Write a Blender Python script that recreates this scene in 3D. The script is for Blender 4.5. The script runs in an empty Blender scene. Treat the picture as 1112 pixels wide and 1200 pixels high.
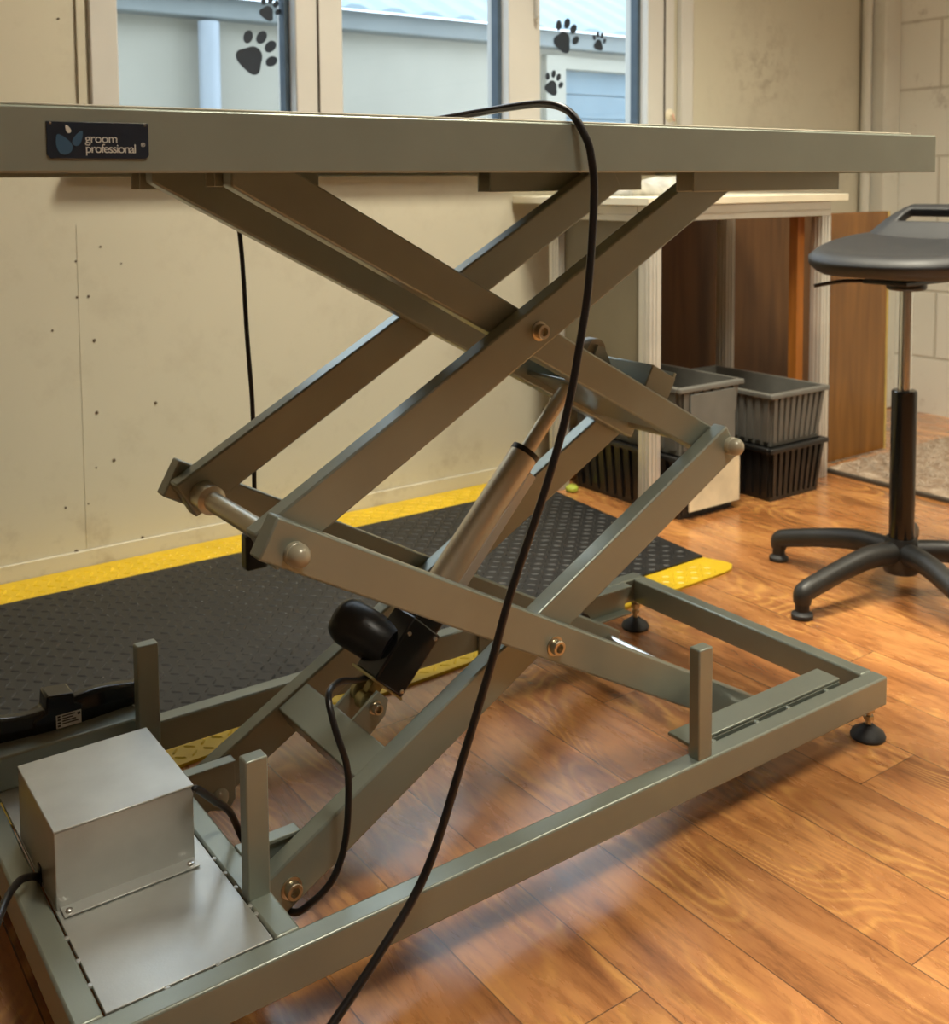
import bpy, bmesh, math, random
from mathutils import Vector, Matrix, Euler
R_ = math.radians
random.seed(7)
C = bpy.context.scene.collection

# ------------------------------------------------------------------ materials
def newmat(name):
    m = bpy.data.materials.new(name); m.use_nodes = True
    nt = m.node_tree; b = nt.nodes['Principled BSDF']
    return m, nt, b
def node(nt, t, **kw):
    n = nt.nodes.new(t)
    for k, v in kw.items():
        if k in n.inputs: n.inputs[k].default_value = v
        else: setattr(n, k, v)
    return n
def ramp(nt, fac, stops):
    r = nt.nodes.new('ShaderNodeValToRGB')
    el = r.color_ramp.elements
    while len(el) < len(stops): el.new(0.5)
    for e, (p, c) in zip(el, stops):
        e.position = p; e.color = (*c, 1) if len(c) == 3 else c
    nt.links.new(fac, r.inputs[0]); return r
def math_(nt, op, a, b=None, c=None):
    n = nt.nodes.new('ShaderNodeMath'); n.operation = op
    for i, v in enumerate((a, b, c)):
        if v is None: continue
        if isinstance(v, (int, float)): n.inputs[i].default_value = v
        else: nt.links.new(v, n.inputs[i])
    return n.outputs[0]
def mixc(nt, fac, a, b, mode='MIX'):
    n = nt.nodes.new('ShaderNodeMix'); n.data_type = 'RGBA'; n.blend_type = mode
    for i, v in ((0, fac), (6, a), (7, b)):
        if isinstance(v, (int, float)): n.inputs[i].default_value = v
        elif isinstance(v, tuple): n.inputs[i].default_value = (*v, 1)
        else: nt.links.new(v, n.inputs[i])
    return n.outputs[2]
def simple(name, col, rough=.5, metal=0, var=.06, scale=12, bump=0.0, bscale=200, spec=None, coat=0, stretch=None):
    m, nt, b = newmat(name)
    tc = node(nt, 'ShaderNodeTexCoord'); src = tc.outputs['Object']
    if stretch:
        mp = node(nt, 'ShaderNodeMapping'); mp.inputs['Scale'].default_value = stretch
        nt.links.new(src, mp.inputs[0]); src = mp.outputs[0]
    n = node(nt, 'ShaderNodeTexNoise', Scale=scale, Detail=5.0); nt.links.new(src, n.inputs['Vector'])
    lo = tuple(max(0, c*(1-var*1.5)) for c in col); hi = tuple(min(1, c*(1+var)) for c in col)
    r = ramp(nt, n.outputs[0], [(.3, lo), (.7, hi)])
    nt.links.new(r.outputs[0], b.inputs['Base Color'])
    b.inputs['Roughness'].default_value = rough; b.inputs['Metallic'].default_value = metal
    if spec is not None: b.inputs['Specular IOR Level'].default_value = spec
    if coat: b.inputs['Coat Weight'].default_value = coat; b.inputs['Coat Roughness'].default_value = .15
    if bump:
        n2 = node(nt, 'ShaderNodeTexNoise', Scale=bscale, Detail=3.0); nt.links.new(src, n2.inputs['Vector'])
        bp = node(nt, 'ShaderNodeBump', Strength=bump, Distance=.001); nt.links.new(n2.outputs[0], bp.inputs['Height'])
        nt.links.new(bp.outputs[0], b.inputs['Normal'])
    return m

M = {}
M['paint'] = simple('grey_gloss_paint', (.285, .320, .272), .36, .40, .05, 9, .05, 700, spec=.6, coat=.25)
M['paint_plate'] = simple('grey_worn_paint', (.545, .560, .530), .38, .6, .10, 11, .12, 400, spec=.6, coat=.25)
M['cap'] = simple('domed_cap_paint', (.40, .37, .27), .3, .1, .04, 20)
M['chrome'] = simple('polished_steel', (.72, .72, .70), .22, 1, .05, 10)
M['zinc'] = simple('zinc_bolt', (.62, .57, .45), .28, 1, .1, 60)
M['alu'] = simple('satin_aluminium', (.70, .65, .52), .38, .8, .05, 8, stretch=(1, 1, 1))
M['rod'] = simple('steel_rod', (.66, .61, .48), .4, .8, .05, 8)
M['brass'] = simple('yellowed_zinc', (.42, .38, .18), .4, .6, .1, 40)
M['black'] = simple('black_plastic', (.012, .012, .012), .35, 0, .2, 30, .1, 500)
M['gloss_black'] = simple('gloss_black_plastic', (.008, .008, .008), .18, 0, .1, 20)
M['rubber'] = simple('black_rubber', (.022, .022, .022), .6, 0, .2, 40, .2, 300)
M['cable'] = simple('cable_sheath', (.010, .009, .010), .32, 0, .1, 30)
M['pu'] = simple('moulded_pu_black', (.017, .018, .020), .52, 0, .1, 30, .25, 350, spec=.6)
M['nylon'] = simple('dusty_nylon_black', (.020, .019, .017), .45, 0, .25, 10, .2, 260)
M['mat'] = simple('black_vinyl_mat', (.012, .012, .0125), .55, 0, .18, 8, .2, 400)
M['yellow'] = simple('yellow_vinyl', (.64, .43, .012), .45, 0, .07, 14, .2, 300)
M['tabletop'] = simple('tabletop_rubber', (.42, .38, .30), .7, 0, .05, 30, .3, 500)
M['grey_crate'] = simple('grey_polypropylene', (.145, .143, .130), .45, 0, .1, 15, .1, 300)
M['profile'] = simple('anodised_profile', (.70, .68, .63), .36, .55, .05, 12)
M['bench_top'] = simple('cream_laminate', (.78, .72, .56), .5, 0, .05, 9)
M['towel'] = simple('grey_towel', (.50, .49, .45), .95, 0, .2, 30, .8, 220)
M['upvc'] = simple('white_upvc', (.62, .61, .58), .4, 0, .03, 5)
M['gasket'] = simple('dark_gasket', (.055, .085, .12), .5, 0, .1, 20)
M['ceiling'] = simple('ceiling_paint', (.72, .69, .62), .9, 0, .03, 3)
M['text_white'] = simple('badge_print', (.60, .62, .58), .5, 0, .02, 10)
M['badge'] = simple('badge_navy', (.012, .020, .036), .3, 0, .2, 20, coat=.3)
M['badge_blue'] = simple('badge_blue', (.04, .10, .18), .4, 0, .1, 20)
M['label'] = simple('label_white', (.72, .72, .68), .5, 0, .03, 20)
M['ink'] = simple('label_ink', (.03, .03, .03), .5, 0, .03, 20)
M['sticker'] = simple('paw_vinyl', (.018, .028, .045), .5, 0, .1, 20)
M['lime'] = simple('lime_plastic', (.42, .50, .06), .5, 0, .1, 20)
M['flesh'] = simple('pinkish_plastic', (.62, .38, .28), .4, 0, .2, 30)
M['render'] = simple('outside_render', (.42, .405, .345), .9, 0, .05, 2)
M['fascia'] = simple('outside_fascia', (.24, .27, .27), .6, 0, .05, 4)
M['roof_sheet'] = simple('outside_roof', (.27, .36, .41), .5, 0, .04, 3)
M['garage'] = simple('outside_garage_door', (.20, .28, .33), .55, 0, .05, 3)
M['pipe_out'] = simple('outside_downpipe', (.40, .46, .52), .4, 0, .04, 3)
M['yard'] = simple('outside_yard', (.35, .34, .32), .95, 0, .2, 3)
M['screw_dark'] = simple('screw_hole', (.10, .07, .045), .7, 0, .2, 40)
M['edge_trim'] = simple('dark_trim', (.07, .055, .04), .6, 0, .2, 20)

def wall_mat(name, base, dirt, zdirt=.16):
    m, nt, b = newmat(name)
    tc = node(nt, 'ShaderNodeTexCoord'); o = tc.outputs['Object']
    n = node(nt, 'ShaderNodeTexNoise', Scale=1.6, Detail=6.0); nt.links.new(o, n.inputs['Vector'])
    r = ramp(nt, n.outputs[0], [(.3, tuple(c*.93 for c in base)), (.7, base)])
    n2 = node(nt, 'ShaderNodeTexNoise', Scale=7.0, Detail=8.0, Roughness=.7); nt.links.new(o, n2.inputs['Vector'])
    sx = node(nt, 'ShaderNodeSeparateXYZ'); nt.links.new(o, sx.inputs[0])
    low = node(nt, 'ShaderNodeMapRange'); nt.links.new(sx.outputs[2], low.inputs[0])
    low.inputs[1].default_value = 0; low.inputs[2].default_value = zdirt; low.inputs[3].default_value = .9; low.inputs[4].default_value = .2
    st = ramp(nt, n2.outputs[0], [(.52, (0, 0, 0)), (.75, (1, 1, 1))])
    f = math_(nt, 'MULTIPLY', st.outputs[0], low.outputs[0])
    vd = nt.nodes.new('ShaderNodeVectorMath'); vd.operation = 'DISTANCE'; nt.links.new(o, vd.inputs[0]); vd.inputs[1].default_value = (1.52, 1.51, 1.25)
    near = node(nt, 'ShaderNodeMapRange'); nt.links.new(vd.outputs['Value'], near.inputs[0])
    near.inputs[1].default_value = .02; near.inputs[2].default_value = .24; near.inputs[3].default_value = .55; near.inputs[4].default_value = 0
    n4 = node(nt, 'ShaderNodeTexNoise', Scale=22.0, Detail=6.0, Roughness=.7); nt.links.new(o, n4.inputs['Vector'])
    sm = ramp(nt, n4.outputs[0], [(.46, (0, 0, 0)), (.66, (1, 1, 1))])
    f = math_(nt, 'MAXIMUM', f, math_(nt, 'MULTIPLY', sm.outputs[0], near.outputs[0]))
    c = mixc(nt, f, r.outputs[0], dirt)
    nt.links.new(c, b.inputs['Base Color']); b.inputs['Roughness'].default_value = .48
    n3 = node(nt, 'ShaderNodeTexNoise', Scale=60.0, Detail=3.0); nt.links.new(o, n3.inputs['Vector'])
    bp = node(nt, 'ShaderNodeBump', Strength=.06, Distance=.002); nt.links.new(n3.outputs[0], bp.inputs['Height'])
    nt.links.new(bp.outputs[0], b.inputs['Normal'])
    return m
M['wall'] = wall_mat('cladding_wall', (.61, .575, .46), (.25, .19, .12))
M['wall_plain'] = wall_mat('painted_wall', (.70, .69, .62), (.22, .18, .13), .3)

def block_mat():
    m, nt, b = newmat('painted_blockwork')
    tc = node(nt, 'ShaderNodeTexCoord')
    sx = node(nt, 'ShaderNodeSeparateXYZ'); nt.links.new(tc.outputs['Object'], sx.inputs[0])
    cx = node(nt, 'ShaderNodeCombineXYZ')
    nt.links.new(math_(nt, 'ADD', sx.outputs[1], -1.265 + .49 * 4), cx.inputs[0])
    nt.links.new(math_(nt, 'ADD', sx.outputs[2], .0393), cx.inputs[1])
    br = node(nt, 'ShaderNodeTexBrick'); nt.links.new(cx.outputs[0], br.inputs['Vector'])
    br.inputs['Scale'].default_value = 1; br.inputs['Brick Width'].default_value = .49; br.inputs['Row Height'].default_value = .2475
    br.inputs['Mortar Size'].default_value = .006; br.inputs['Mortar Smooth'].default_value = .4
    br.inputs['Color1'].default_value = (.80, .80, .73, 1); br.inputs['Color2'].default_value = (.84, .83, .76, 1)
    br.inputs['Mortar'].default_value = (.62, .60, .52, 1); br.offset = .5
    n2 = node(nt, 'ShaderNodeTexNoise', Scale=6.0, Detail=8.0, Roughness=.75); nt.links.new(tc.outputs['Object'], n2.inputs['Vector'])
    st = ramp(nt, n2.outputs[0], [(.58, (0, 0, 0)), (.72, (.6, .6, .6))])
    c = mixc(nt, st.outputs[0], br.outputs[0], (.27, .22, .16))
    nt.links.new(c, b.inputs['Base Color']); b.inputs['Roughness'].default_value = .6
    h = mixc(nt, .15, br.outputs[1], n2.outputs[0])
    bp = node(nt, 'ShaderNodeBump', Strength=.6, Distance=.006); bp.invert = True
    nt.links.new(h, bp.inputs['Height']); nt.links.new(bp.outputs[0], b.inputs['Normal'])
    return m
M['block'] = block_mat()

def floor_mat():
    m, nt, b = newmat('wood_plank_vinyl')
    tc = node(nt, 'ShaderNodeTexCoord')
    sx = node(nt, 'ShaderNodeSeparateXYZ'); nt.links.new(tc.outputs['Object'], sx.inputs[0])
    u = math_(nt, 'DIVIDE', math_(nt, 'ADD', sx.outputs[0], .8085), .1335)
    row = math_(nt, 'FLOOR', u); fu = math_(nt, 'SUBTRACT', u, row)
    off = math_(nt, 'FRACT', math_(nt, 'MULTIPLY', row, .381))
    v = math_(nt, 'ADD', math_(nt, 'DIVIDE', math_(nt, 'ADD', sx.outputs[1], .302), 1.05), math_(nt, 'SUBTRACT', off, .143))
    col = math_(nt, 'FLOOR', v); fv = math_(nt, 'SUBTRACT', v, col)
    pid = node(nt, 'ShaderNodeCombineXYZ'); nt.links.new(row, pid.inputs[0]); nt.links.new(col, pid.inputs[1])
    wn = node(nt, 'ShaderNodeTexWhiteNoise'); nt.links.new(pid.outputs[0], wn.inputs['Vector'])
    # grain coordinates, offset per plank
    def coords(ky, kz=9.0):
        cv = node(nt, 'ShaderNodeCombineXYZ'); nt.links.new(sx.outputs[0], cv.inputs[0])
        nt.links.new(math_(nt, 'MULTIPLY', sx.outputs[1], ky), cv.inputs[1]); nt.links.new(math_(nt, 'MULTIPLY', wn.outputs[0], kz), cv.inputs[2])
        return cv.outputs[0]
    big = node(nt, 'ShaderNodeTexNoise', Scale=7.0, Detail=1.5, Roughness=.35, Distortion=.2); nt.links.new(coords(.28), big.inputs['Vector'])
    jit = node(nt, 'ShaderNodeTexNoise', Scale=55.0, Detail=3.0); nt.links.new(coords(.8), jit.inputs['Vector'])
    rv = math_(nt, 'ADD', math_(nt, 'MULTIPLY', big.outputs[0], 170.0), math_(nt, 'MULTIPLY', jit.outputs[0], 2.6))
    ring = math_(nt, 'POWER', math_(nt, 'MULTIPLY_ADD', math_(nt, 'SINE', rv), .5, .5), 2.6)
    fine = node(nt, 'ShaderNodeTexNoise', Scale=75.0, Detail=8.0, Roughness=.7); nt.links.new(coords(.16), fine.inputs['Vector'])
    mid = node(nt, 'ShaderNodeTexNoise', Scale=13.0, Detail=7.0, Roughness=.62, Distortion=.5); nt.links.new(coords(.26), mid.inputs['Vector'])
    gate = node(nt, 'ShaderNodeTexNoise', Scale=8.0, Detail=2.0); nt.links.new(coords(.45, 31.0), gate.inputs['Vector'])
    amt = ramp(nt, gate.outputs[0], [(.44, (.02, .02, .02)), (.62, (.42, .42, .42))])
    base = ramp(nt, mid.outputs[0], [(.30, (.20, .070, .022)), (.42, (.35, .138, .043)), (.54, (.46, .195, .064)), (.72, (.58, .275, .097))])
    c1 = mixc(nt, math_(nt, 'MULTIPLY', ring, amt.outputs[0]), base.outputs[0], (.84, .46, .13))
    fr = ramp(nt, fine.outputs[0], [(.34, (.52, .44, .38)), (.50, (.90, .88, .85)), (.66, (1.0, 1.0, 1.0))])
    c2 = mixc(nt, .85, c1, fr.outputs[0], 'MULTIPLY')
    tint = node(nt, 'ShaderNodeMapRange'); nt.links.new(wn.outputs[0], tint.inputs[0]); tint.inputs[3].default_value = 1.0; tint.inputs[4].default_value = 1.28
    vv = node(nt, 'ShaderNodeHueSaturation'); nt.links.new(c2, vv.inputs['Color']); nt.links.new(tint.outputs[0], vv.inputs['Value'])
    e1 = math_(nt, 'LESS_THAN', fu, .014); e2 = math_(nt, 'LESS_THAN', fv, .0016)
    seam = math_(nt, 'MAXIMUM', e1, e2)
    c3 = mixc(nt, math_(nt, 'MULTIPLY', seam, .75), vv.outputs[0], (.06, .025, .01))
    nt.links.new(c3, b.inputs['Base Color'])
    ro = node(nt, 'ShaderNodeMapRange'); nt.links.new(mid.outputs[0], ro.inputs[0]); ro.inputs[3].default_value = .20; ro.inputs[4].default_value = .34
    nt.links.new(ro.outputs[0], b.inputs['Roughness']); b.inputs['Specular IOR Level'].default_value = .8; b.inputs['Coat Weight'].default_value = .8; b.inputs['Coat Roughness'].default_value = .25
    hgt = math_(nt, 'SUBTRACT', math_(nt, 'MULTIPLY', fine.outputs[0], .25), seam)
    bp = node(nt, 'ShaderNodeBump', Strength=.25, Distance=.0012); nt.links.new(hgt, bp.inputs['Height']); nt.links.new(bp.outputs[0], b.inputs['Normal'])
    return m
M['floor'] = floor_mat()

def ply_mat(name, dark, light, rough=.4, vert=True):
    m, nt, b = newmat(name)
    tc = node(nt, 'ShaderNodeTexCoord'); mp = node(nt, 'ShaderNodeMapping')
    mp.inputs['Scale'].default_value = (14, 14, 1.3) if vert else (1.3, 14, 14)
    nt.links.new(tc.outputs['Object'], mp.inputs[0])
    n = node(nt, 'ShaderNodeTexNoise', Scale=2.0, Detail=6.0, Distortion=.5); nt.links.new(mp.outputs[0], n.inputs['Vector'])
    r = ramp(nt, n.outputs[0], [(.3, dark), (.7, light)])
    nt.links.new(r.outputs[0], b.inputs['Base Color']); b.inputs['Roughness'].default_value = rough
    return m
M['ply_brown'] = ply_mat('brown_stained_ply', (.10, .042, .012), (.17, .075, .022), .5)
M['ply_orange'] = ply_mat('orange_varnished_ply', (.30, .10, .015), (.42, .15, .025), .35)
M['ply_board'] = ply_mat('amber_board', (.15, .062, .012), (.26, .115, .024), .25)
M['ply_edge'] = simple('board_edge', (.55, .40, .12), .6, 0, .1, 30)
M['taupe'] = simple('taupe_panel', (.22, .185, .12), .35, 0, .08, 5)
M['sheet'] = simple('stained_cream_sheet', (.70, .60, .42), .6, 0, .12, 14)

def glass():
    m, nt, b = newmat('window_glass')
    nt.nodes.remove(b); out = nt.nodes['Material Output']
    t = node(nt, 'ShaderNodeBsdfTransparent'); t.inputs[0].default_value = (.93, .97, 1, 1)
    g = node(nt, 'ShaderNodeBsdfGlossy'); g.inputs['Roughness'].default_value = .02
    mx = node(nt, 'ShaderNodeMixShader'); mx.inputs[0].default_value = .05
    nt.links.new(t.outputs[0], mx.inputs[1]); nt.links.new(g.outputs[0], mx.inputs[2]); nt.links.new(mx.outputs[0], out.inputs[0])
    return m
M['glass'] = glass()
def emis(name, col, s):
    m, nt, b = newmat(name)
    b.inputs['Emission Color'].default_value = (*col, 1); b.inputs['Emission Strength'].default_value = s
    b.inputs['Base Color'].default_value = (.8, .8, .8, 1); return m

# ------------------------------------------------------------------ mesh builder
class MB:
    def __init__(s): s.bm = bmesh.new()
    def hexa(s, P):
        v = [s.bm.verts.new(p) for p in P]
        for f in ((0, 3, 2, 1), (4, 5, 6, 7), (0, 1, 5, 4), (1, 2, 6, 5), (2, 3, 7, 6), (3, 0, 4, 7)):
            s.bm.faces.new([v[i] for i in f])
        return s
    def box(s, x0, x1, y0, y1, z0, z1):
        return s.hexa([(x0, y0, z0), (x1, y0, z0), (x1, y1, z0), (x0, y1, z0), (x0, y0, z1), (x1, y0, z1), (x1, y1, z1), (x0, y1, z1)])
    def obox(s, c, ax, ay, az, hx, hy, hz):
        c, ax, ay, az = Vector(c), Vector(ax).normalized(), Vector(ay).normalized(), Vector(az).normalized()
        P = []
        for k in (-1, 1):
            for i, j in ((-1, -1), (1, -1), (1, 1), (-1, 1)):
                P.append(c + ax * hx * i + ay * hy * j + az * hz * k)
        return s.hexa(P)
    def prism(s, pts, a, b, axis='y'):
        f = {'y': lambda p, t: (p[0], t, p[1]), 'x': lambda p, t: (t, p[0], p[1]), 'z': lambda p, t: (p[0], p[1], t)}[axis]
        A = [s.bm.verts.new(f(p, a)) for p in pts]; B = [s.bm.verts.new(f(p, b)) for p in pts]
        s.bm.faces.new(A); s.bm.faces.new(list(reversed(B)))
        n = len(pts)
        for i in range(n): s.bm.faces.new([A[i], B[i], B[(i+1) % n], A[(i+1) % n]])
        return s
    def lathe(s, prof, o=(0, 0, 0), ax=(0, 0, 1), seg=24):
        ax = Vector(ax).normalized(); o = Vector(o)
        u = ax.orthogonal().normalized(); w = ax.cross(u)
        rings = []
        for r, h in prof:
            if r < 1e-6: rings.append([s.bm.verts.new(o + ax*h)])
            else: rings.append([s.bm.verts.new(o + ax*h + (u*math.cos(t) + w*math.sin(t))*r) for t in [2*math.pi*i/seg for i in range(seg)]])
        for A, B in zip(rings, rings[1:]):
            for i in range(seg):
                j = (i+1) % seg
                if len(A) == 1 and len(B) == 1: continue
                if len(A) == 1: s.bm.faces.new([A[0], B[j], B[i]])
                elif len(B) == 1: s.bm.faces.new([A[i], A[j], B[0]])
                else: s.bm.faces.new([A[i], A[j], B[j], B[i]])
        for Rg in (rings[0], rings[-1]):
            if len(Rg) > 1: s.bm.faces.new(Rg)
        return s
    def cyl(s, p, q, r, r2=None, seg=24):
        p, q = Vector(p), Vector(q); L = (q-p).length
        return s.lathe([(r, 0), (r if r2 is None else r2, L)], p, q-p, seg)
    def tube(s, pts, r, seg=10, sub=8, rr=None):
        P = [Vector(p) for p in pts]; Q = []; RR = []
        for i in range(len(P)-1):
            a = P[max(i-1, 0)]; b = P[i]; c = P[i+1]; d = P[min(i+2, len(P)-1)]
            for k in range(sub):
                t = k/sub
                Q.append(.5*((2*b) + (c-a)*t + (2*a-5*b+4*c-d)*t*t + (3*b-a-3*c+d)*t**3))
                RR.append((rr[i]*(1-t)+rr[i+1]*t) if rr else r)
        Q.append(P[-1]); RR.append(rr[-1] if rr else r)
        prev = None; u = None
        for i, p in enumerate(Q):
            t = (Q[min(i+1, len(Q)-1)] - Q[max(i-1, 0)]).normalized()
            if u is None: u = t.orthogonal().normalized()
            u = (u - t*u.dot(t)).normalized(); w = t.cross(u)
            ring = [s.bm.verts.new(p + (u*math.cos(a)+w*math.sin(a))*RR[i]) for a in [2*math.pi*k/seg for k in range(seg)]]
            if prev:
                for k in range(seg):
                    j = (k+1) % seg; s.bm.faces.new([prev[k], prev[j], ring[j], ring[k]])
            else: s.bm.faces.new(list(reversed(ring)))
            prev = ring
        s.bm.faces.new(prev); return s
    def grid(s, nx, ny, fn):
        V = [[s.bm.verts.new(fn(i/nx, j/ny)) for j in range(ny+1)] for i in range(nx+1)]
        for i in range(nx):
            for j in range(ny): s.bm.faces.new([V[i][j], V[i+1][j], V[i+1][j+1], V[i][j+1]])
        return V
    def build(s, name, m, parent=None, loc=None, bev=0, seg=2, smooth=True, ang=38, fixn=True):
        if fixn: bmesh.ops.recalc_face_normals(s.bm, faces=s.bm.faces[:])
        me = bpy.data.meshes.new(name)
        o = bpy.data.objects.new(name, me)
        wl = Vector((0, 0, 0))
        if loc is not None: wl = Vector(loc)
        if parent is not None:
            pw = Vector(parent.get('_w', (0, 0, 0)))
        else: pw = Vector((0, 0, 0))
        org = wl if loc is not None else pw
        for v in s.bm.verts: v.co -= org
        s.bm.to_mesh(me); s.bm.free()
        if smooth:
            me.polygons.foreach_set('use_smooth', [True]*len(me.polygons)); me.set_sharp_from_angle(angle=R_(ang))
        me.materials.append(M[m] if isinstance(m, str) else m)
        C.objects.link(o)
        if parent is not None: o.parent = parent
        o.location = org - pw
        o['_w'] = tuple(org)
        if bev:
            b = o.modifiers.new('bevel', 'BEVEL'); b.width = bev; b.segments = seg; b.limit_method = 'ANGLE'; b.angle_limit = R_(40)
        return o
ALL = []
def tag(o, label, cat, group=None):
    o['label'] = label; o['category'] = cat
    if group: o['group'] = group
    return o
def struct(o): o['kind'] = 'structure'; return o
def thing(name, label, cat, loc=(0, 0, 0), group=None):
    o = bpy.data.objects.new(name, None); C.objects.link(o); o.location = loc; o['_w'] = tuple(loc)
    o.empty_display_size = .1
    return tag(o, label, cat, group)

# ------------------------------------------------------------------ camera
cam = bpy.data.cameras.new('camera'); co = bpy.data.objects.new('camera', cam); C.objects.link(co)
yaw, pitch, roll = R_(54.3924), R_(4.0501), R_(-.4021)
F = Vector((math.cos(yaw)*math.cos(pitch), math.sin(yaw)*math.cos(pitch), -math.sin(pitch)))
Rt = Vector((math.sin(yaw), -math.cos(yaw), 0)); U = Rt.cross(F)
c_, s_ = math.cos(roll), math.sin(roll)
Rx = Rt*c_ + U*s_; Ux = U*c_ - Rt*s_
mw = Matrix((Rx, Ux, -F)).transposed().to_4x4(); mw.translation = Vector((-1.4568, -.9458, .87))
co.matrix_world = mw
cam.sensor_fit = 'VERTICAL'; cam.sensor_height = 36; cam.lens = 1261.7/1200*36
cam.shift_x = (556-557.23)/1200; cam.shift_y = -(600-302.22)/1200
cam.clip_start = .05
cam.dof.use_dof = True; cam.dof.focus_distance = 1.15; cam.dof.aperture_fstop = 10
bpy.context.scene.camera = co

# ------------------------------------------------------------------ room
X0, X1, Y0, Y1, ZC = -4.6, 2.2, -5.0, 1.51, 2.75
struct(MB().box(X0-.1, X1+.1, Y0-.1, Y1+.0, -.1, 0).build('floor', 'floor', smooth=False))
struct(MB().box(X0-.1, X1+.1, Y0-.1, Y1+.25, ZC, ZC+.1).build('ceiling', 'ceiling', smooth=False))
# wall with the window: opening X -.749..1.07 , Z .98..2.3
WX0, WX1, WZ0, WZ1 = -.749, 1.075, .93, 2.25
w = MB()
w.box(X0-.1, WX0, Y1, Y1+.16, 0, ZC); w.box(WX1, X1+.1, Y1, Y1+.16, 0, ZC)
w.box(WX0, WX1, Y1, Y1+.16, 0, WZ0); w.box(WX0, WX1, Y1, Y1+.16, WZ1, ZC)
wb = struct(w.build('wall_back', 'wall', smooth=False))
struct(MB().box(X1, X1+.16, Y0-.1, Y1, 0, ZC).build('wall_right', 'block', smooth=False))
struct(MB().box(X0-.16, X0, Y0-.1, Y1, 0, ZC).build('wall_left', 'wall_plain', smooth=False))
struct(MB().box(X0, X1, Y0-.16, Y0, 0, ZC).build('wall_front', 'wall_plain', smooth=False))
# low dado board along the foot of the back wall, panel joint strips, screw heads
struct(MB().box(X0, 1.9, Y1-.006, Y1, 0.0, .045).build('baseboard_back', 'wall', bev=.0015))
struct(MB().box(-.787, -.7845, Y1-.0012, Y1, .045, .78).build('trim_1', 'wall', smooth=False))
struct(MB().box(-.775, -.7545, Y1-.007, Y1, WZ0, 2.35).build('trim_2', 'wall', bev=.002))
for (x, z, s) in [(-.81, .045, .008), (-.66, .047, .006), (-.575, .028, .008), (-.88, .036, .006), (-.62, .36, .006), (-.755, .355, .006),
                  (-.755, .52, .006), (-.765, .62, .005), (-.79, .62, .004), (-.735, .73, .004), (-.72, .24, .006), (-.76, .23, .003), (-.79, .7, .004), (-.69, .69, .003),
                  (-.83, .15, .004), (-.78, .15, .003), (-.845, .55, .004), (-.42, .045, .006), (-.2, .05, .006), (-.81, 1.23, .004), (-.885, 1.31, .004), (.05, .2, .005), (-.1, .75, .004)]:
    MB().cyl((x, Y1, z), (x, Y1-.0015, z), s*.6, seg=12).build('screw_head', 'screw_dark', wb)
# boxed pipe in the corner
struct(MB().box(2.10, X1, 1.425, Y1, 0, ZC).build('trim_3', 'wall_plain', bev=.006))
struct(MB().cyl((2.075, 1.485, 0), (2.075, 1.485, ZC), .018).build('trim_4', 'wall_plain'))
# concrete-like strip of bare floor along the right wall with a dark edge trim
def rough_floor():
    m, nt, b = newmat('bare_dusty_screed')
    tc = node(nt, 'ShaderNodeTexCoord')
    n = node(nt, 'ShaderNodeTexNoise', Scale=16.0, Detail=8.0, Roughness=.75); nt.links.new(tc.outputs['Object'], n.inputs['Vector'])
    r = ramp(nt, n.outputs[0], [(.3, (.17, .11, .07)), (.5, (.32, .23, .16)), (.68, (.55, .45, .35))])
    nt.links.new(r.outputs[0], b.inputs['Base Color']); b.inputs['Roughness'].default_value = .9
    bp = node(nt, 'ShaderNodeBump', Strength=.9, Distance=.01); nt.links.new(n.outputs[0], bp.inputs['Height']); nt.links.new(bp.outputs[0], b.inputs['Normal'])
    return m
M['screed'] = rough_floor()
struct(MB().box(1.235, X1, -1.6, 1.03, 0.0, .006).build('trim_5', 'screed', smooth=False))
struct(MB().box(1.218, 1.235, -1.6, 1.03, 0.0, .011).build('trim_6', 'edge_trim', bev=.002))
# loose hair / fluff on the bare strip
fl = MB()
for i in range(900):
    x = random.uniform(1.28, 2.1); y = random.uniform(.35, 1.0) if random.random() < .6 else random.uniform(.75, 1.02)
    a = random.uniform(0, 6.28); L = random.uniform(.012, .05); z = .009
    p = Vector((x, y, z)); d = Vector((math.cos(a), math.sin(a), 0)); k = Vector((-d.y, d.x, 0))*random.uniform(-.012, .012)
    fl.tube([p, p + d*L*.5 + k + Vector((0, 0, random.uniform(.002, .014))), p + d*L], .0009, seg=4, sub=3)
M['fluff'] = simple('clipped_hair', (.55, .46, .37), .9, 0, .2, 20)
f = fl.build('clipped_hair', 'fluff'); f['kind'] = 'stuff'; tag(f, 'pale clipped hair and fluff scattered on the bare floor strip', 'hair')

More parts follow.
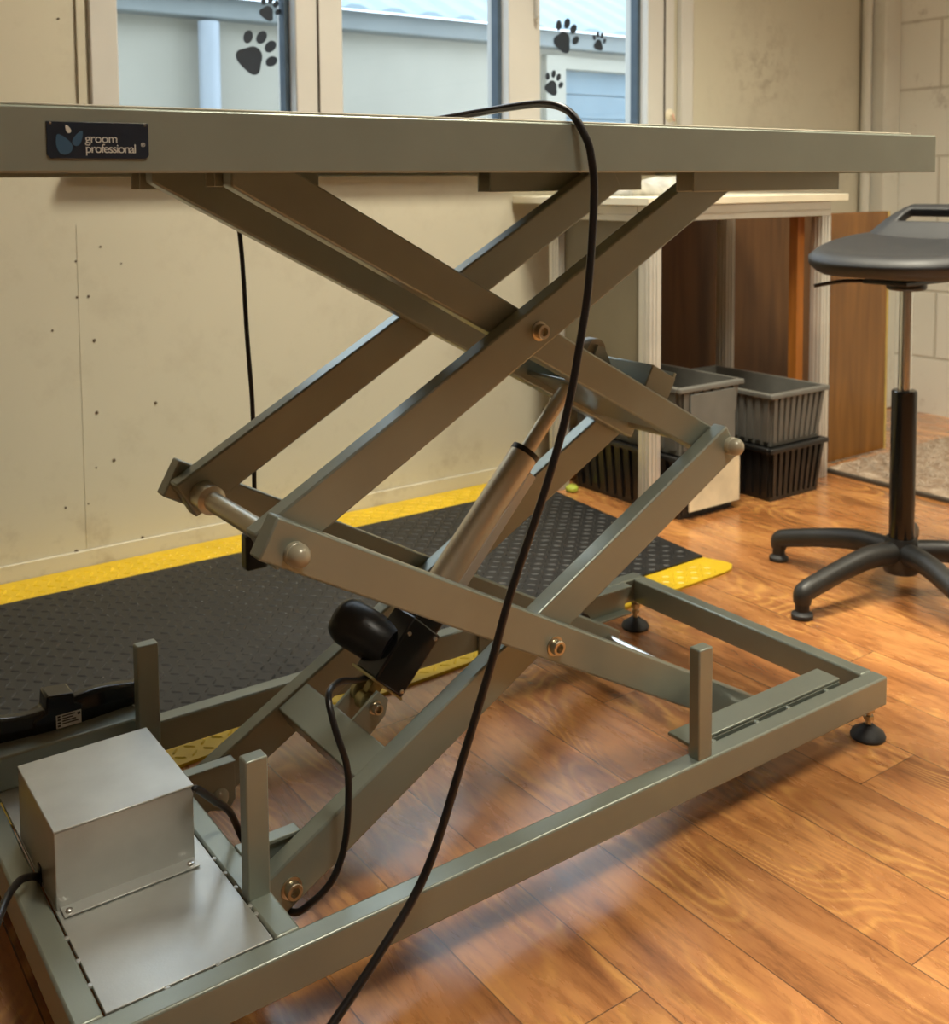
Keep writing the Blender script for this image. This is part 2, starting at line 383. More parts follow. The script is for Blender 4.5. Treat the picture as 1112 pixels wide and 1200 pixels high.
# ------------------------------------------------------------------ window
YG = 1.55
win = struct(bpy.data.objects.new('window_1', None)); C.objects.link(win); win['_w'] = (0, 0, 0)
fm = MB()
def fr(x0, x1, z0=WZ0, z1=WZ1, y0=1.495, y1=1.60): fm.box(x0, x1, y0, y1, z0, z1)
fr(-.749, -.686); fr(-.250, -.118); fr(.412, .527); fr(.958, 1.075)
for a, b in ((-.686, -.250), (-.118, .412), (.527, .958)):
    fr(a, b, WZ0, .985); fr(a, b, 2.19, WZ1)
fm.build('window_frame', 'upvc', win, bev=.004)
fm = MB(); fm.box(-.191, -.187, 1.490, 1.4955, WZ0, WZ1); fm.box(1.026, 1.029, 1.490, 1.4955, WZ0, WZ1); fm.build('frame_joint', 'edge_trim', win)
gk = MB()
for a, b in ((-.686, -.250), (-.118, .412), (.527, .958)):
    gk.box(b-.013, b, 1.53, 1.56, .985, 2.19); gk.box(a, a+.003, 1.535, 1.56, .985, 2.19); gk.box(a, b, 1.535, 1.56, .985, .990)
gk.build('gasket', 'gasket', win)
for a, b in ((-.686, -.250), (-.118, .412), (.527, .958)):
    MB().box(a, b, 1.552, 1.556, .985, 2.19).build('glass_pane', 'glass', win)
MB().box(-.80, 1.10, 1.455, 1.52, .905, .93).build('window_sill', 'upvc', win, bev=.004)
MB().box(1.10, 1.155, 1.488, 1.51, WZ0, WZ1+.04).build('window_architrave', 'upvc', win, bev=.004)
hd = MB().box(.494, .508, 1.486, 1.496, 1.40, 1.56); hd.box(.497, .505, 1.470, 1.487, 1.335, 1.50)
hd.build('window_handle', 'upvc', win, bev=.002)
# paw stickers
def paw(x, z, s, rot, lab):
    m = MB(); y = 1.5512
    def ell(cx, cz, rx, rz, a=0, n=24, shape=None):
        pts = []
        for i in range(n):
            t = 2*math.pi*i/n; rr = 1 if not shape else shape(t)
            px, pz = rx*math.cos(t)*rr, rz*math.sin(t)*rr
            px, pz = px*math.cos(a)-pz*math.sin(a), px*math.sin(a)+pz*math.cos(a)
            qx, qz = cx+px, cz+pz
            pts.append((x + s*(qx*math.cos(rot)-qz*math.sin(rot)), z + s*(qx*math.sin(rot)+qz*math.cos(rot))))
        m.prism(pts, y-.0003, y, 'y')
    ell(0, -.20, .33, .27, 0, 32, lambda t: 1 + .14*math.cos(3*(t-math.pi/2)) - .06*math.cos(2*t))
    ell(-.36, .14, .105, .15, .35); ell(-.13, .36, .11, .16, .1); ell(.15, .36, .11, .16, -.1); ell(.38, .13, .105, .15, -.35)
    o = m.build('paw_sticker', 'sticker', loc=(x, y, z))
    tag(o, lab, 'sticker', 'black paw print stickers on the window')
paw(-.331, 1.190, .112, R_(-42), 'large black paw print sticker in the middle of the left window pane')
paw(-.293, 1.300, .060, R_(-30), 'small black paw print sticker above the big paw, left pane')
paw(.668, 1.302, .104, R_(-30), 'large black paw print sticker near the top of the right window pane')
paw(.803, 1.296, .058, R_(-10), 'tiny black paw print sticker to the right of the others, right pane')
paw(.620, 1.160, .075, R_(-24), 'small black paw print sticker lowest on the right window pane')
# suction hook beside the window
t = thing('suction_hook', 'small pinkish suction hook on the frame at the right of the window', 'hook', (1.05, 1.495, 1.07))
MB().lathe([(.022, 0), (.018, .004), (.006, .008), (.006, .012), (0, .013)], (1.055, 1.4949, 1.075), (0, -1, 0)).build('suction_cup', 'bench_top', t)
MB().tube([(1.055, 1.483, 1.078), (1.052, 1.474, 1.066), (1.046, 1.466, 1.058), (1.040, 1.466, 1.067)], .0035).build('hook', 'flesh', t)

# ------------------------------------------------------------------ outside
ye = 4.5
struct(MB().box(-8, 12, Y1+.17, 16, -.25, -.15).build('trim_7', 'yard', smooth=False))
t = thing('neighbouring_building', 'pale rendered building with a blue metal roof seen through the window', 'building', (2, ye, -.15))
MB().box(-6, 2.98, ye, ye+.3, -.15, 1.72).box(2.98, 9, ye, ye+.3, 1.68, 1.72).box(4.9, 9, ye, ye+.3, -.15, 1.70).build('wall', 'render', t, smooth=False)
MB().box(-6, 9, ye-.10, ye+.02, 1.72, 1.83).build('fascia', 'fascia', t, bev=.01)
MB().box(2.98, 3.14, ye-.05, ye+.1, -.15, 1.68).box(3.14, 4.9, ye-.03, ye+.1, 1.60, 1.68).build('door_surround', 'render', t)
gd = MB()
for k in range(11): gd.box(3.14, 4.9, ye+.06, ye+.10, -.15+k*.16, -.15+k*.16+.152)
gd.box(3.14, 4.9, ye+.08, ye+.12, -.15, 1.6)
gd.build('garage_door', 'garage', t)
MB().cyl((.70, ye-.09, -.15), (.70, ye-.09, 1.70), .055).build('downpipe', 'pipe_out', t)
rf = MB(); n = 240
pv = None
for i in range(n+1):
    x = -6 + 15*i/n; dz = .025*(1 if i % 4 in (0, 1) else 0)
    a = rf.bm.verts.new((x, ye-.16, 1.83+dz)); b = rf.bm.verts.new((x, ye+5.0, 4.4+dz))
    c = rf.bm.verts.new((x, ye-.16, 1.825)); d = rf.bm.verts.new((x, ye+5.0, 4.395))
    if pv: rf.bm.faces.new([pv[0], a, b, pv[1]]); rf.bm.faces.new([pv[2], pv[3], d, c]); rf.bm.faces.new([pv[0], pv[2], c, a])
    pv = (a, b, c, d)
rf.build('roof', 'roof_sheet', t, smooth=False)

# ------------------------------------------------------------------ lifting table
T = thing('grooming_table', 'grey steel double scissor lift grooming table in the foreground', 'table', (-.57, .28, 0))
ZT, ZB = .1012, .0558; D = .5602; w = .0276; XL = -1.2172
XC0, XC1 = -1.0168, -.9888
b = MB()
b.box(XL, 0, 0, w, ZB, ZT); b.box(XL, 0, D-w, D, ZB, ZT)
b.box(-w, 0, w, D-w, ZB, ZT); b.box(XL, XL+w, w, D-w, ZB, ZT); b.box(XC0, XC1, w, D-w, ZB, ZT)
b.build('base_frame', 'paint', T, bev=.003)
MB().box(XL+w+.0018, XC0-.0018, w+.0018, D-w-.0018, ZT-.0045, ZT-.0006).build('base_plate', 'paint_plate', T, bev=.0008)
for p in [(-1.1895, .075), (-1.1895, .115), (-1.1895, .155), (-1.017, .128), (-1.017, .158), (-1.017, .19), (-1.13, .0276), (-1.078, .0276), (-1.017, .075), (-1.017, .09)]:
    MB().lathe([(.0036, -.002), (.003, .0000), (0, .0008)], (p[0], p[1], ZT-.0006), seg=10).build('weld_bead', 'paint_plate', T)
# bar on the plate along the rear
MB().box(-1.1895, -1.0, .476, .538, ZT-.0006, .146).build('rear_rail', 'paint', T, bev=.003)
# posts
def post(x, y, z1, wx=.026, wy=.0185): MB().box(x, x+wx, y, y+wy, ZT-.001, z1).build('rest_post', 'paint', T, bev=.002)
post(-.4194, .003, .252); post(-1.0166, .095, .256); post(-1.0166, .4465, .256, wx=.029); post(-.4194, .5385, .252)
# roller tracks
def track(x0, x1, ya, yb, rail_y):
    m = MB(); m.box(x0, x1, ya, yb, ZT-.004, ZT+.0005)
    return m
m = MB(); m.box(-.4, -.0690, .037, .079, ZT-.002, ZT+.003); m.box(-.4, -.0690, .037, .041, .052, ZT-.002); m.box(-.4, -.0690, .037, .079, .048, .052)
for x in (-.36, -.27, -.2, -.11): m.lathe([(.006, 0), (.005, .008), (0, .010)], (x, .031, ZT-.010), seg=8)
m.build('roller_track', 'paint', T, bev=.0015)
m = MB(); m.box(-.4, -.0550, .509, .5325, ZT-.004, ZT-.0002); m.box(-.4, -.0550, .527, .5325, .05, ZT-.004); m.box(-.4, -.0550, .509, .5325, .046, .05)
m.build('roller_track', 'paint', T, bev=.001)
# levelling feet
def foot(x, y):
    a = MB().cyl((x, y, .016), (x, y, ZB), .005).lathe([(.0095, 0), (.0095, .007)], (x, y, .042), seg=6).lathe([(.0085, 0), (.0085, .006)], (x, y, .030), seg=6).build('levelling_foot', 'zinc', T, loc=(x, y, 0))
    MB().lathe([(.026, 0), (.027, .004), (.024, .010), (.012, .018), (.009, .021), (0, .021)], (x, y, 0), seg=28).build('foot_pad', 'rubber', a)
foot(-.0165, .0215); foot(-.0165, D-.0215); foot(XL+.022, .0215); foot(XL+.022, D-.0215)
# scissor arms
XLf, XRt, z0, z1_, z2 = -.943, -.199, .058, .463, .884
def arm(pa, pb, ya, yb, ea=.02, eb=.02, lo=(.0215, .0215), hi=(.031, .031), name='scissor_arm', ca=0, cb=0):
    a = Vector((pa[0], 0, pa[1])); c = Vector((pb[0], 0, pb[1])); d = (c-a).normalized(); n = Vector((-d.z, 0, d.x))
    a2 = a - d*ea; c2 = c + d*eb
    q = lambda p: (p.x, p.z)
    pts = [q(a2-n*lo[0]), q(c2-n*lo[1]), q(c2+n*hi[1]), q(a2+n*hi[0])]
    m = MB(); m.prism(pts, ya, yb, 'y')
    return m.build(name, 'paint', T, bev=.0028)
yB, yA, yD, th = .118, .146, .174, .0268
for s in (0, 1):
    Y = (lambda y: y) if s == 0 else (lambda y: D-y-th)
    arm((XLf, z1_), (XRt, z0), Y(yB), Y(yB)+th, .038, .018, hi=(.029, .027), lo=(.0215, .0225))     # lower outer
    arm((XLf, z0), (XRt, z1_), Y(yA), Y(yA)+th, .024, .010, hi=(.031, .033))                     # lower inner
    arm((XLf, z1_), (XRt, z2), Y(yA), Y(yA)+th, .022, -.012, hi=(.034, .032), lo=(.020, .024))                     # upper
    q1 = Vector((XLf, 0, z2-.002)); q2 = Vector((XRt, 0, z1_)); dd = (q2-q1).normalized(); nn = Vector((-dd.z, 0, dd.x))
    e_lo = q2+dd*.012-nn*.024; e_hi = q2+dd*.012+nn*.020; t_hi = q1+dd*.02+nn*.019
    xl_ = -.978 if s == 0 else -1.002
    lo_ = Vector((xl_, 0, .8630 if s == 0 else .868))
    m = MB(); m.prism([(e_lo.x, e_lo.z), (e_hi.x, e_hi.z), (t_hi.x, t_hi.z), (xl_+.02, .905), (xl_-.006, .905), (xl_-.006, lo_.z+.004), (lo_.x, lo_.z)], Y(yD), Y(yD)+th, 'y')
    m.build('scissor_arm', 'paint', T, bev=.0028)
# shafts
MB().cyl((XLf, .173, z1_), (XLf, D-.173, z1_), .0125).lathe([(.019, 0), (.019, .03), (.0125, .034)], (XLf, D-.173, z1_), (0, -1, 0)).build('cross_shaft', 'rod', T)
MB().cyl((XRt, .06, z0+.008), (XRt, D-.06, z0+.008), .0095).build('cross_shaft', 'chrome', T)
MB().cyl((XRt, .173, z1_), (XRt, D-.173, z1_), .010).build('cross_shaft', 'rod', T)
for yy in (.045, D-.075):
    MB().cyl((XRt, yy, z0+.012), (XRt, yy+.03, z0+.012), .019).build('track_roller', 'black', T)
# domed pins and socket bolts
def dome(x, y, z, r=.0135, dr=-1):
    m = MB(); m.lathe([(r, 0), (r, .007), (r*.93, .008), (r*.93, .0095), (r, .0105), (r*.97, .014), (r*.8, .0195), (r*.5, .023), (r*.2, .0245), (0, .0248)], (x, y, z), (0, dr, 0), 28)
    m.build('domed_pin_cap', 'cap', T)
def sock(x, y, z, r=.0105, dr=-1):
    m = MB(); m.lathe([(r*1.25, 0), (r*1.25, .0015), (r*.95, .002), (r*.95, .010), (r*.85, .011), (r*.55, .011), (r*.5, .004), (0, .004)], (x, y, z), (0, dr, 0), 24)
    m.build('socket_bolt', 'zinc', T)
dome(XLf-.001, yB, .462); dome(-.2002, yA, .4656); dome(XLf, D-yA+.002, .462, dr=1); dome(XRt, D-yA+.002, .465, dr=1)
dome(-.937, D-yA-th-.002, .058)
sock(-.5728, yA, .6738); sock(-.5709, yB, .2582); sock(-.9425, yA, .059)
sock(-.57, D-yA, .674, dr=1); sock(-.57, D-yB, .259, dr=1)
# spacers where the layers meet
for x, z in ((-.571, .674), (-.571, .2605)):
    MB().cyl((x, yA+th-.001, z), (x, yA+th+.006, z), .018).build('pivot_spacer', 'zinc', T)
# lower pivot brackets on the cross rail
for y0_ in (.180, D-.190):
    m = MB(); m.prism([(XC1-.002, ZB+.002), (-.925, ZB-.02), (-.915, ZB-.006), (-.915, ZT-.006), (-.918, ZT-.001), (XC1-.002, ZT-.001)], y0_, y0_+.010, 'y')
    m.box(XC1-.002, -.915, y0_-.004, y0_+.014, ZT-.002, ZT+.003)
    m.build('pivot_bracket', 'paint', T, bev=.001)
# actuator cross beam between the lower arms (folded plate) with clevis tabs
dA = Vector((XRt-XLf, 0, z1_-z0)).normalized(); nA = Vector((-dA.z, 0, dA.x)); PA = Vector((XLf, 0, z0))
def aA(s_, o): return PA + dA*s_ + nA*o
beam = MB()
cA = aA(.155, .0225); beam.obox((cA.x, D/2, cA.z), dA, (0, 1, 0), nA, .0255, D/2-yA-th+.001, .0065)
c1 = aA(.1315, .012); beam.obox((c1.x, D/2, c1.z), dA, (0, 1, 0), nA, .002, D/2-yA-th+.001, .016)
beam.build('actuator_beam', 'paint', T, bev=.002)
CL = Vector((-.766, .28, .178))      # actuator lower pin
for yy in (.257, .303):
    a = aA(.160, .030); b1 = CL + Vector((.020, 0, .003)); m = MB()
    pts = [(aA(.175, .022).x, aA(.175, .022).z), (aA(.178, -.010).x, aA(.178, -.010).z), (CL.x+.016, CL.z-.016), (CL.x+.021, CL.z+.004), (CL.x+.005, CL.z+.020), (aA(.175, .029).x, aA(.175, .029).z)]
    m.prism(pts, yy-.0025, yy+.0025, 'y'); m.build('clevis_tab', 'paint', T, bev=.001)
sock(CL.x, .2545, CL.z, .0075)
MB().cyl((CL.x, .255, CL.z), (CL.x, .306, CL.z), .005).build('clevis_pin', 'zinc', T)
# actuator
TP = Vector((-.362, .28, .612)); ad = (TP-CL).normalized(); an = Vector((-ad.z, 0, ad.x)); ay = Vector((0, 1, 0))
TE = CL + ad*((Vector((-.494, .28, .473))-CL).dot(ad))
act = MB().cyl(CL+ad*.085, TE, .0215, seg=36)
act.build('actuator_tube', 'alu', T)
g = MB().obox(CL+ad*(.085+((TE-CL).length-.02))*.5 - an*.021 - ay*.006, ad, an, ay, ((TE-CL).length-.105)/2, .008, .012)
g.build('actuator_side_rail', 'profile', T, bev=.002)
MB().cyl(TE-ad*.004, TE+ad*.004, .0222, seg=36).build('tube_end_seal', 'black', T)
MB().cyl(TE, TP-ad*.012, .0112, seg=28).build('actuator_rod', 'rod', T)
MB().lathe([(.018, -.012), (.019, -.008), (.019, .008), (.018, .012)], TP, (0, 1, 0), 28).build('rod_eye', 'cap', T)
gb = MB(); gb.obox(CL+ad*.075 - ay*.003, ad, an, ay, .047, .028, .026)
gb.obox(CL+ad*.135 - ay*.002, ad, an, ay, .017, .024, .023)
gb.build('actuator_gearbox', 'gloss_black', T, bev=.003)
mt = MB(); mc = CL+ad*.072 + an*.012
mt.lathe([(.030, -.004), (.030, .026), (.0320, .029), (.0325, .070), (.0305, .080), (.026, .088), (.017, .092), (0, .093)], mc, (an*.50+ay*.86-ad*.05), 36)
mt.build('actuator_motor', 'black', T)
for s_, o_ in ((.035, -.021), (.115, -.021), (.100, .021), (.145, -.018)):
    MB().lathe([(.0035, 0), (.003, .0015), (0, .002)], CL+ad*s_+an*o_-ay*(.029 if s_ < .13 else .025), (0, -1, 0), 10).build('gearbox_screw', 'chrome', T)
fk = MB(); fk.obox(CL+ad*.027, ad, an, ay, .002, .032, .026)
fk.lathe([(.013, -.008), (.013, .008)], CL+ay*.0, (0, 1, 0), 20); fk.obox(CL+ad*.014, ad, an, ay, .013, .010, .006)
fk.lathe([(.014, -.004), (.014, .004)], CL+ad*.006+ay*.016+an*.004, (0, 1, 0), 20)
fk.build('rear_mount', 'brass', T, bev=.001)
# upper mounting beam between the inner upper arms
dD = Vector((XRt-XLf, 0, z1_-z2)).normalized(); nD = Vector((-dD.z, 0, dD.x)); PD = Vector((XLf, 0, z2))
def aD(s_, o): return PD + dD*s_ + nD*o
ub = MB(); yi0, yi1 = yD+th, D-yD-th
c0 = aD(.745, .048); c0b = aD(.708, .034)
hb = (yi1-yi0)/2
ub.obox((c0.x, D/2, c0.z), dD, ay, nD, .003, hb, .020)
c2 = aD(.722, .058); ub.obox((c2.x, D/2, c2.z), dD, ay, nD, .027, hb, .0025)
c3 = aD(.697, .028); ub.obox((c3.x, D/2, c3.z), dD, ay, nD, .0025, hb, .031)
c4 = aD(.69, -.015); ub.obox((c4.x, D/2, c4.z), dD, ay, nD, .085, hb, .003)
ub.build('upper_beam', 'paint', T, bev=.0015)
for y_ in (yi0, yi1-.003):
    c5 = aD(.722, .036); e1 = MB(); e1.obox((c5.x, y_+.0015, c5.z), dD, ay, nD, .027, .0018, .024)
    e1.build('beam_end_plate', 'paint', T, bev=.001)
for yy in (.262, .298):
    m = MB(); pts = [(aD(.64, -.013).x, aD(.64, -.013).z), (aD(.685, -.013).x, aD(.685, -.013).z), (aD(.685, .030).x, aD(.685, .030).z), (TP.x+.010, TP.z+.004), (TP.x-.004, TP.z+.010), (TP.x-.014, TP.z-.01)]
    m.prism(pts, yy-.002, yy+.002, 'y'); m.build('clevis_tab', 'paint', T)
# table-top rails
def rail(x0, x1, ya, yb, z=.8535):
    m = MB(); m.box(x0, x1, ya, ya+.003, z, .9); m.box(x0, x1, yb-.003, yb, z, .9); m.box(x0, x1, ya, yb, .897, .900)
    m.build('top_rail', 'paint', T, bev=.001)
rail(-.322, .010, .110, .145); rail(-.449, -.12, .420, .455)
rail(-.99, -.86, .206, .236, .866); rail(-1.012, -.86, .395, .43, .863)
# tabletop : folded rim with a hollow underside and a rubber surface
TX0, TX1, TY0, TY1, TZ0, TZ1 = -1.33, .070, -.0181, .578, .8795, .9348
m = MB()
def ringbox(bm, o, i, zb, zt, zi):
    def q(e, z): return [bm.verts.new(p) for p in ((e[0], e[2], z), (e[1], e[2], z), (e[1], e[3], z), (e[0], e[3], z))]
    a, b, c, d = q(o, zb), q(o, zt), q(i, zb), q(i, zi)
    bm.faces.new(b); bm.faces.new(d)
    for k in range(4):
        j = (k+1) % 4; bm.faces.new([a[k], a[j], b[j], b[k]]); bm.faces.new([c[k], c[j], d[j], d[k]]); bm.faces.new([a[k], c[k], c[j], a[j]])
ringbox(m.bm, (TX0, TX1, TY0, TY1), (TX0+.010, TX1-.010, TY0+.010, TY1-.010), TZ0, TZ1, TZ1-.022)
top = m.build('tabletop', 'paint', T, bev=.002)
MB().box(TX0+.004, .010, TY0+.004, TY1-.004, TZ1, TZ1+.0025).build('rubber_surface', 'tabletop', top, bev=.001)
# badge on the rim
bx0, bx1, bz0, bz1 = -1.2252, -1.1405, .8915, .9220
m = MB(); m.prism([(bx0+.003, bz0), (bx1-.003, bz0), (bx1, bz0+.003), (bx1, bz1), (bx0, bz1), (bx0, bz0+.003)], TY0-.0012, TY0, 'y')
m.build('badge', 'badge', top, bev=.0003)
def text(s, x, z, size, name, mt, parent, y, rot=(math.pi/2, 0, 0), ext=.0002, spacing=1.0):
    cu = bpy.data.curves.new(name, 'FONT'); cu.body = s; cu.size = size; cu.extrude = ext; cu.space_character = spacing
    o = bpy.data.objects.new(name, cu); C.objects.link(o)
    dg = bpy.context.evaluated_depsgraph_get(); me = bpy.data.meshes.new_from_object(o.evaluated_get(dg))
    bpy.data.objects.remove(o)
    o = bpy.data.objects.new(name, me); C.objects.link(o); me.materials.clear(); me.materials.append(M[mt])
    o.parent = parent; pw = Vector(parent.get('_w', (0, 0, 0))); o.location = Vector((x, y, z))-pw; o.rotation_euler = rot
    return o
text('groom', -1.1945, .9050, .0108, 'badge_lettering', 'text_white', top, TY0-.0013, spacing=.92)
text('professional', -1.1945, .8965, .0108, 'badge_lettering', 'text_white', top, TY0-.0013, spacing=.84)
text('\u00ae', -1.1475, .9020, .0050, 'badge_lettering', 'text_white', top, TY0-.0013)
def petal(cx, cz, L, W, a, mt):
    pts = []
    for i in range(20):
        t = 2*math.pi*i/20; px = W*math.sin(t)*(1-.45*math.cos(t)); pz = L*math.cos(t)
        pts.append((cx+px*math.cos(a)-pz*math.sin(a), cz+px*math.sin(a)+pz*math.cos(a)))
    MB().prism(pts, TY0-.0017, TY0-.0010, 'y').build('badge_emblem', mt, top)
petal(-1.2125, .9035, .0090, .0058, R_(28), 'badge_blue'); petal(-1.2000, .9085, .0070, .0032, R_(-28), 'badge_blue'); petal(-1.2082, .9160, .0036, .0018, R_(25), 'text_white')
for x in (-1.2220, -1.1435):
    MB().lathe([(.0013, 0), (.001, .0006), (0, .0008)], (x, TY0-.0011, .9205), (0, -1, 0), 10).build('badge_rivet', 'chrome', top)
# control box
m = MB(); m.box(-1.1873, -1.0347, .2024, .3621, ZT-.0006, .1865)
cb = m.build('control_box', 'paint_plate', T, bev=.0012)
MB().box(-1.1880, -1.0340, .2016, .3629, .1860, .1885).build('box_lid', 'paint_plate', cb, bev=.001)
m = MB(); m.box(-1.1835, -1.0360, .1840, .2030, ZT+.0005, ZT+.0022); m.build('box_flange', 'paint_plate', cb, bev=.0005)
for x in (-1.1770, -1.0440):
    MB().lathe([(.0042, 0), (.0036, .0018), (.0015, .0026), (0, .0026)], (x, .1915, ZT+.0022), (0, 0, 1), 14).build('flange_screw', 'chrome', cb)
MB().box(-1.1890, -1.1868, .262, .274, .096, .118).build('cable_slot', 'black', cb)
# lead between box and actuator, mains lead
MB().tube([(-1.040, .188, .190), (-1.0345, .190, .1885), (-1.010, .205, .160), (-.985, .22, .130), (-.965, .235, .085), (-.955, .20, .045), (-.9426, .15, .0287), (-.9251, .13, .0431), (-.9023, .12, .0682), (-.8845, .122, .1051), (-.8785, .123, .1575), (-.8807, .123, .1974), (-.8881, .135, .2367), (-.883, .16, .2654), (-.8467, .2, .2563), (-.7871, .26, .2186), (-.7422, .3, .199)], .0042).build('actuator_cable', 'cable', T)
MB().tube([(-1.180, .275, .100), (-1.188, .268, .104), (-1.203, .248, .121), (-1.220, .2274, .1315), (-1.25, .1597, .150), (-1.30, .06, .125), (-1.36, -.06, .05), (-1.42, -.2, .006), (-1.5, -.4, .005)], .0042).build('mains_cable', 'cable', T)

# ------------------------------------------------------------------ hanging cables
pts = [(-.90, .36, .9425), (-.82, .26, .9425), (-.742, .17, .9435), (-.6948, .12, .9522), (-.6825, .06, .9567), (-.672, .01, .9574), (-.6578, -.015, .9469), (-.648, -.03, .9197), (-.6426, -.034, .8958), (-.6387, -.034, .8526), (-.6464, -.034, .7563), (-.6592, -.034, .6894), (-.6782, -.034, .6138), (-.7094, -.034, .5314), (-.7579, -.034, .4259), (-.7874, -.034, .3475), (-.8228, -.035, .2637), (-.875, -.038, .1526), (-.9446, -.05, .0928), (-1.02, -.065, .045), (-1.09, -.10, .012), (-1.18, -.20, .0055), (-1.25, -.4, .0055)]
o = MB().tube(pts, .0046, seg=12, sub=10).build('power_cable', 'cable')
tag(o, 'long black cable draped over the front edge of the tabletop to the floor', 'cable')
t = thing('hand_controller', 'black hand controller hanging on its cable behind the table', 'remote control', (-.78, .60, .27))
MB().tube([(-.83, .56, .94), (-.822, .585, .938), (-.8184, .597, .8828), (-.7936, .6, .8009), (-.7838, .6, .6267), (-.7778, .6, .5192), (-.7777, .6, .3977), (-.7797, .6, .3237)], .0036, sub=10).build('controller_cable', 'cable', t)
MB().box(-.7980, -.7620, .588, .612, .268, .325).build('handset', 'black', t, bev=.005, seg=3)

# ------------------------------------------------------------------ black moulded tray on the rear rail
t = thing('plastic_tray', 'glossy black moulded plastic tray edge with a white label lying on the rear base rail', 'tray', (-1.1, .53, .146))
m = MB()
def edge_fn(u, v):
    x = -1.30 + u*.33
    hz = .030 + .005*math.sin((x+1.1)*38)
    prof = [(.514, 0), (.512, .45), (.515, .9), (.520, 1.0), (.530, 1.0), (.536, .8), (.538, .1)]
    k = v*(len(prof)-1); i = min(int(k), len(prof)-2); f_ = k-i
    y = prof[i][0]*(1-f_)+prof[i+1][0]*f_; z = prof[i][1]*(1-f_)+prof[i+1][1]*f_
    return (x, y + .004*math.sin(x*30), .1462 + z*hz - (0 if v < .9 else 0))
m.grid(40, 24, edge_fn)
o = m.build('tray_lip', 'gloss_black', t, fixn=True); s = o.modifiers.new('solid', 'SOLIDIFY'); s.thickness = .003; s.offset = 0
m = MB(); m.prism([(-1.138, .1462), (-1.070, .1462), (-1.072, .172), (-1.082, .176), (-1.083, .190), (-1.118, .194), (-1.120, .172), (-1.136, .166)], .507, .545, 'y')
o = m.build('cable_clip', 'gloss_black', t, bev=.003)
MB().box(-1.1075, -1.0750, .5062, .5072, .1475, .1655).build('label', 'label', o)
m = MB()
for i, (x0, x1) in enumerate(((-1.1, -1.083), (-1.1, -1.086), (-1.1, -1.082), (-1.1, -1.079))):
    z = .1625-.0035*i; m.box(x0, x1, .5058, .5063, z, z+.0016)
for i in range(4): m.box(-1.1058, -1.1020, .5058, .5063, .1495+.0042*i, .1520+.0042*i)
m.box(-1.080, -1.0765, .5058, .5063, .1600, .1635)
m.build('label_print', 'ink', o)

# ------------------------------------------------------------------ anti-fatigue mat
t = thing('floor_mat', 'black diamond pattern rubber mat with yellow edges along the wall', 'mat', (-.6, 1.0, 0))
def yin(x): return .668 + (x+.9)*.042      # black/yellow boundary at the near side
def yout(x): return .574 + (x+.9)*.042
def xr(y): return .37 + (y-.70)*.105
ybk = 1.381
zt = .009
def poly(pts, z0_, z1a): 
    m = MB(); m.prism(pts, z0_, z1a, 'z'); return m
m = poly([(-2.3, yin(-2.3)), (xr(yin(.36)), yin(.365)), (xr(ybk), ybk), (-2.3, ybk)], .0005, zt)
def loz(m, x, y, a, L, W, h, z=zt):
    d = Vector((math.cos(a), math.sin(a), 0)); k = Vector((-d.y, d.x, 0)); o_ = Vector((x, y, z-.0003))
    base = [o_+d*L, o_+d*L*.45+k*W, o_-d*L*.45+k*W, o_-d*L, o_-d*L*.45-k*W, o_+d*L*.45-k*W]
    B = [m.bm.verts.new(p) for p in base]; t1 = m.bm.verts.new(o_+d*L*.6+Vector((0, 0, h))); t2 = m.bm.verts.new(o_-d*L*.6+Vector((0, 0, h)))
    for f_ in ((B[0], B[1], t1), (B[1], B[2], t2, t1), (B[2], B[3], t2), (B[3], B[4], t2), (B[4], B[5], t1, t2), (B[5], B[0], t1)): m.bm.faces.new(f_)
def pattern(m, inside, p=.0225, x0=-1.9, x1=.5, y0=.5, y1=1.5):
    nx = int((x1-x0)/p); ny = int((y1-y0)/p)
    for i in range(nx):
        for j in range(ny):
            x = x0+i*p; y = y0+j*p
            if inside(x, y): loz(m, x, y, R_(50) if (i+j) % 2 else R_(-40), .0108, .0030, .0021)
pattern(m, lambda x, y: yin(x)+.008 < y < ybk-.008 and x < xr(y)-.012)
m.build('mat_body', 'mat', t, smooth=False)
m = MB(); ys = lambda x: yin(x)-.0005
pts = [(-2.3, yout(-2.3)), (.34, yout(.34)), (.372, yout(.372)+.006), (.392, yout(.39)+.022), (.392, yout(.39)+.045), (xr(ys(.365)), ys(.365)), (-2.3, ys(-2.3))]
m.prism(pts, .0004, zt-.0035, 'z')
for k in range(int((.36+1.9)/.0225)):
    for j in range(3):
        x = -1.9+k*.0225; loz(m, x, yout(x)+.018+j*.0225, R_(50) if (k+j) % 2 else R_(-40), .0108, .0030, .0021, zt-.0035)
m.build('mat_border', 'yellow', t, smooth=False)
m = MB(); m.box(-2.3, .44, ybk+.0005, 1.5005, .0005, zt-.0002)
m.bm.verts.ensure_lookup_table()
pattern(m, lambda x, y: ybk+.012 < y < 1.492 and x < .43)
m.build('mat_border', 'yellow', t, smooth=False)

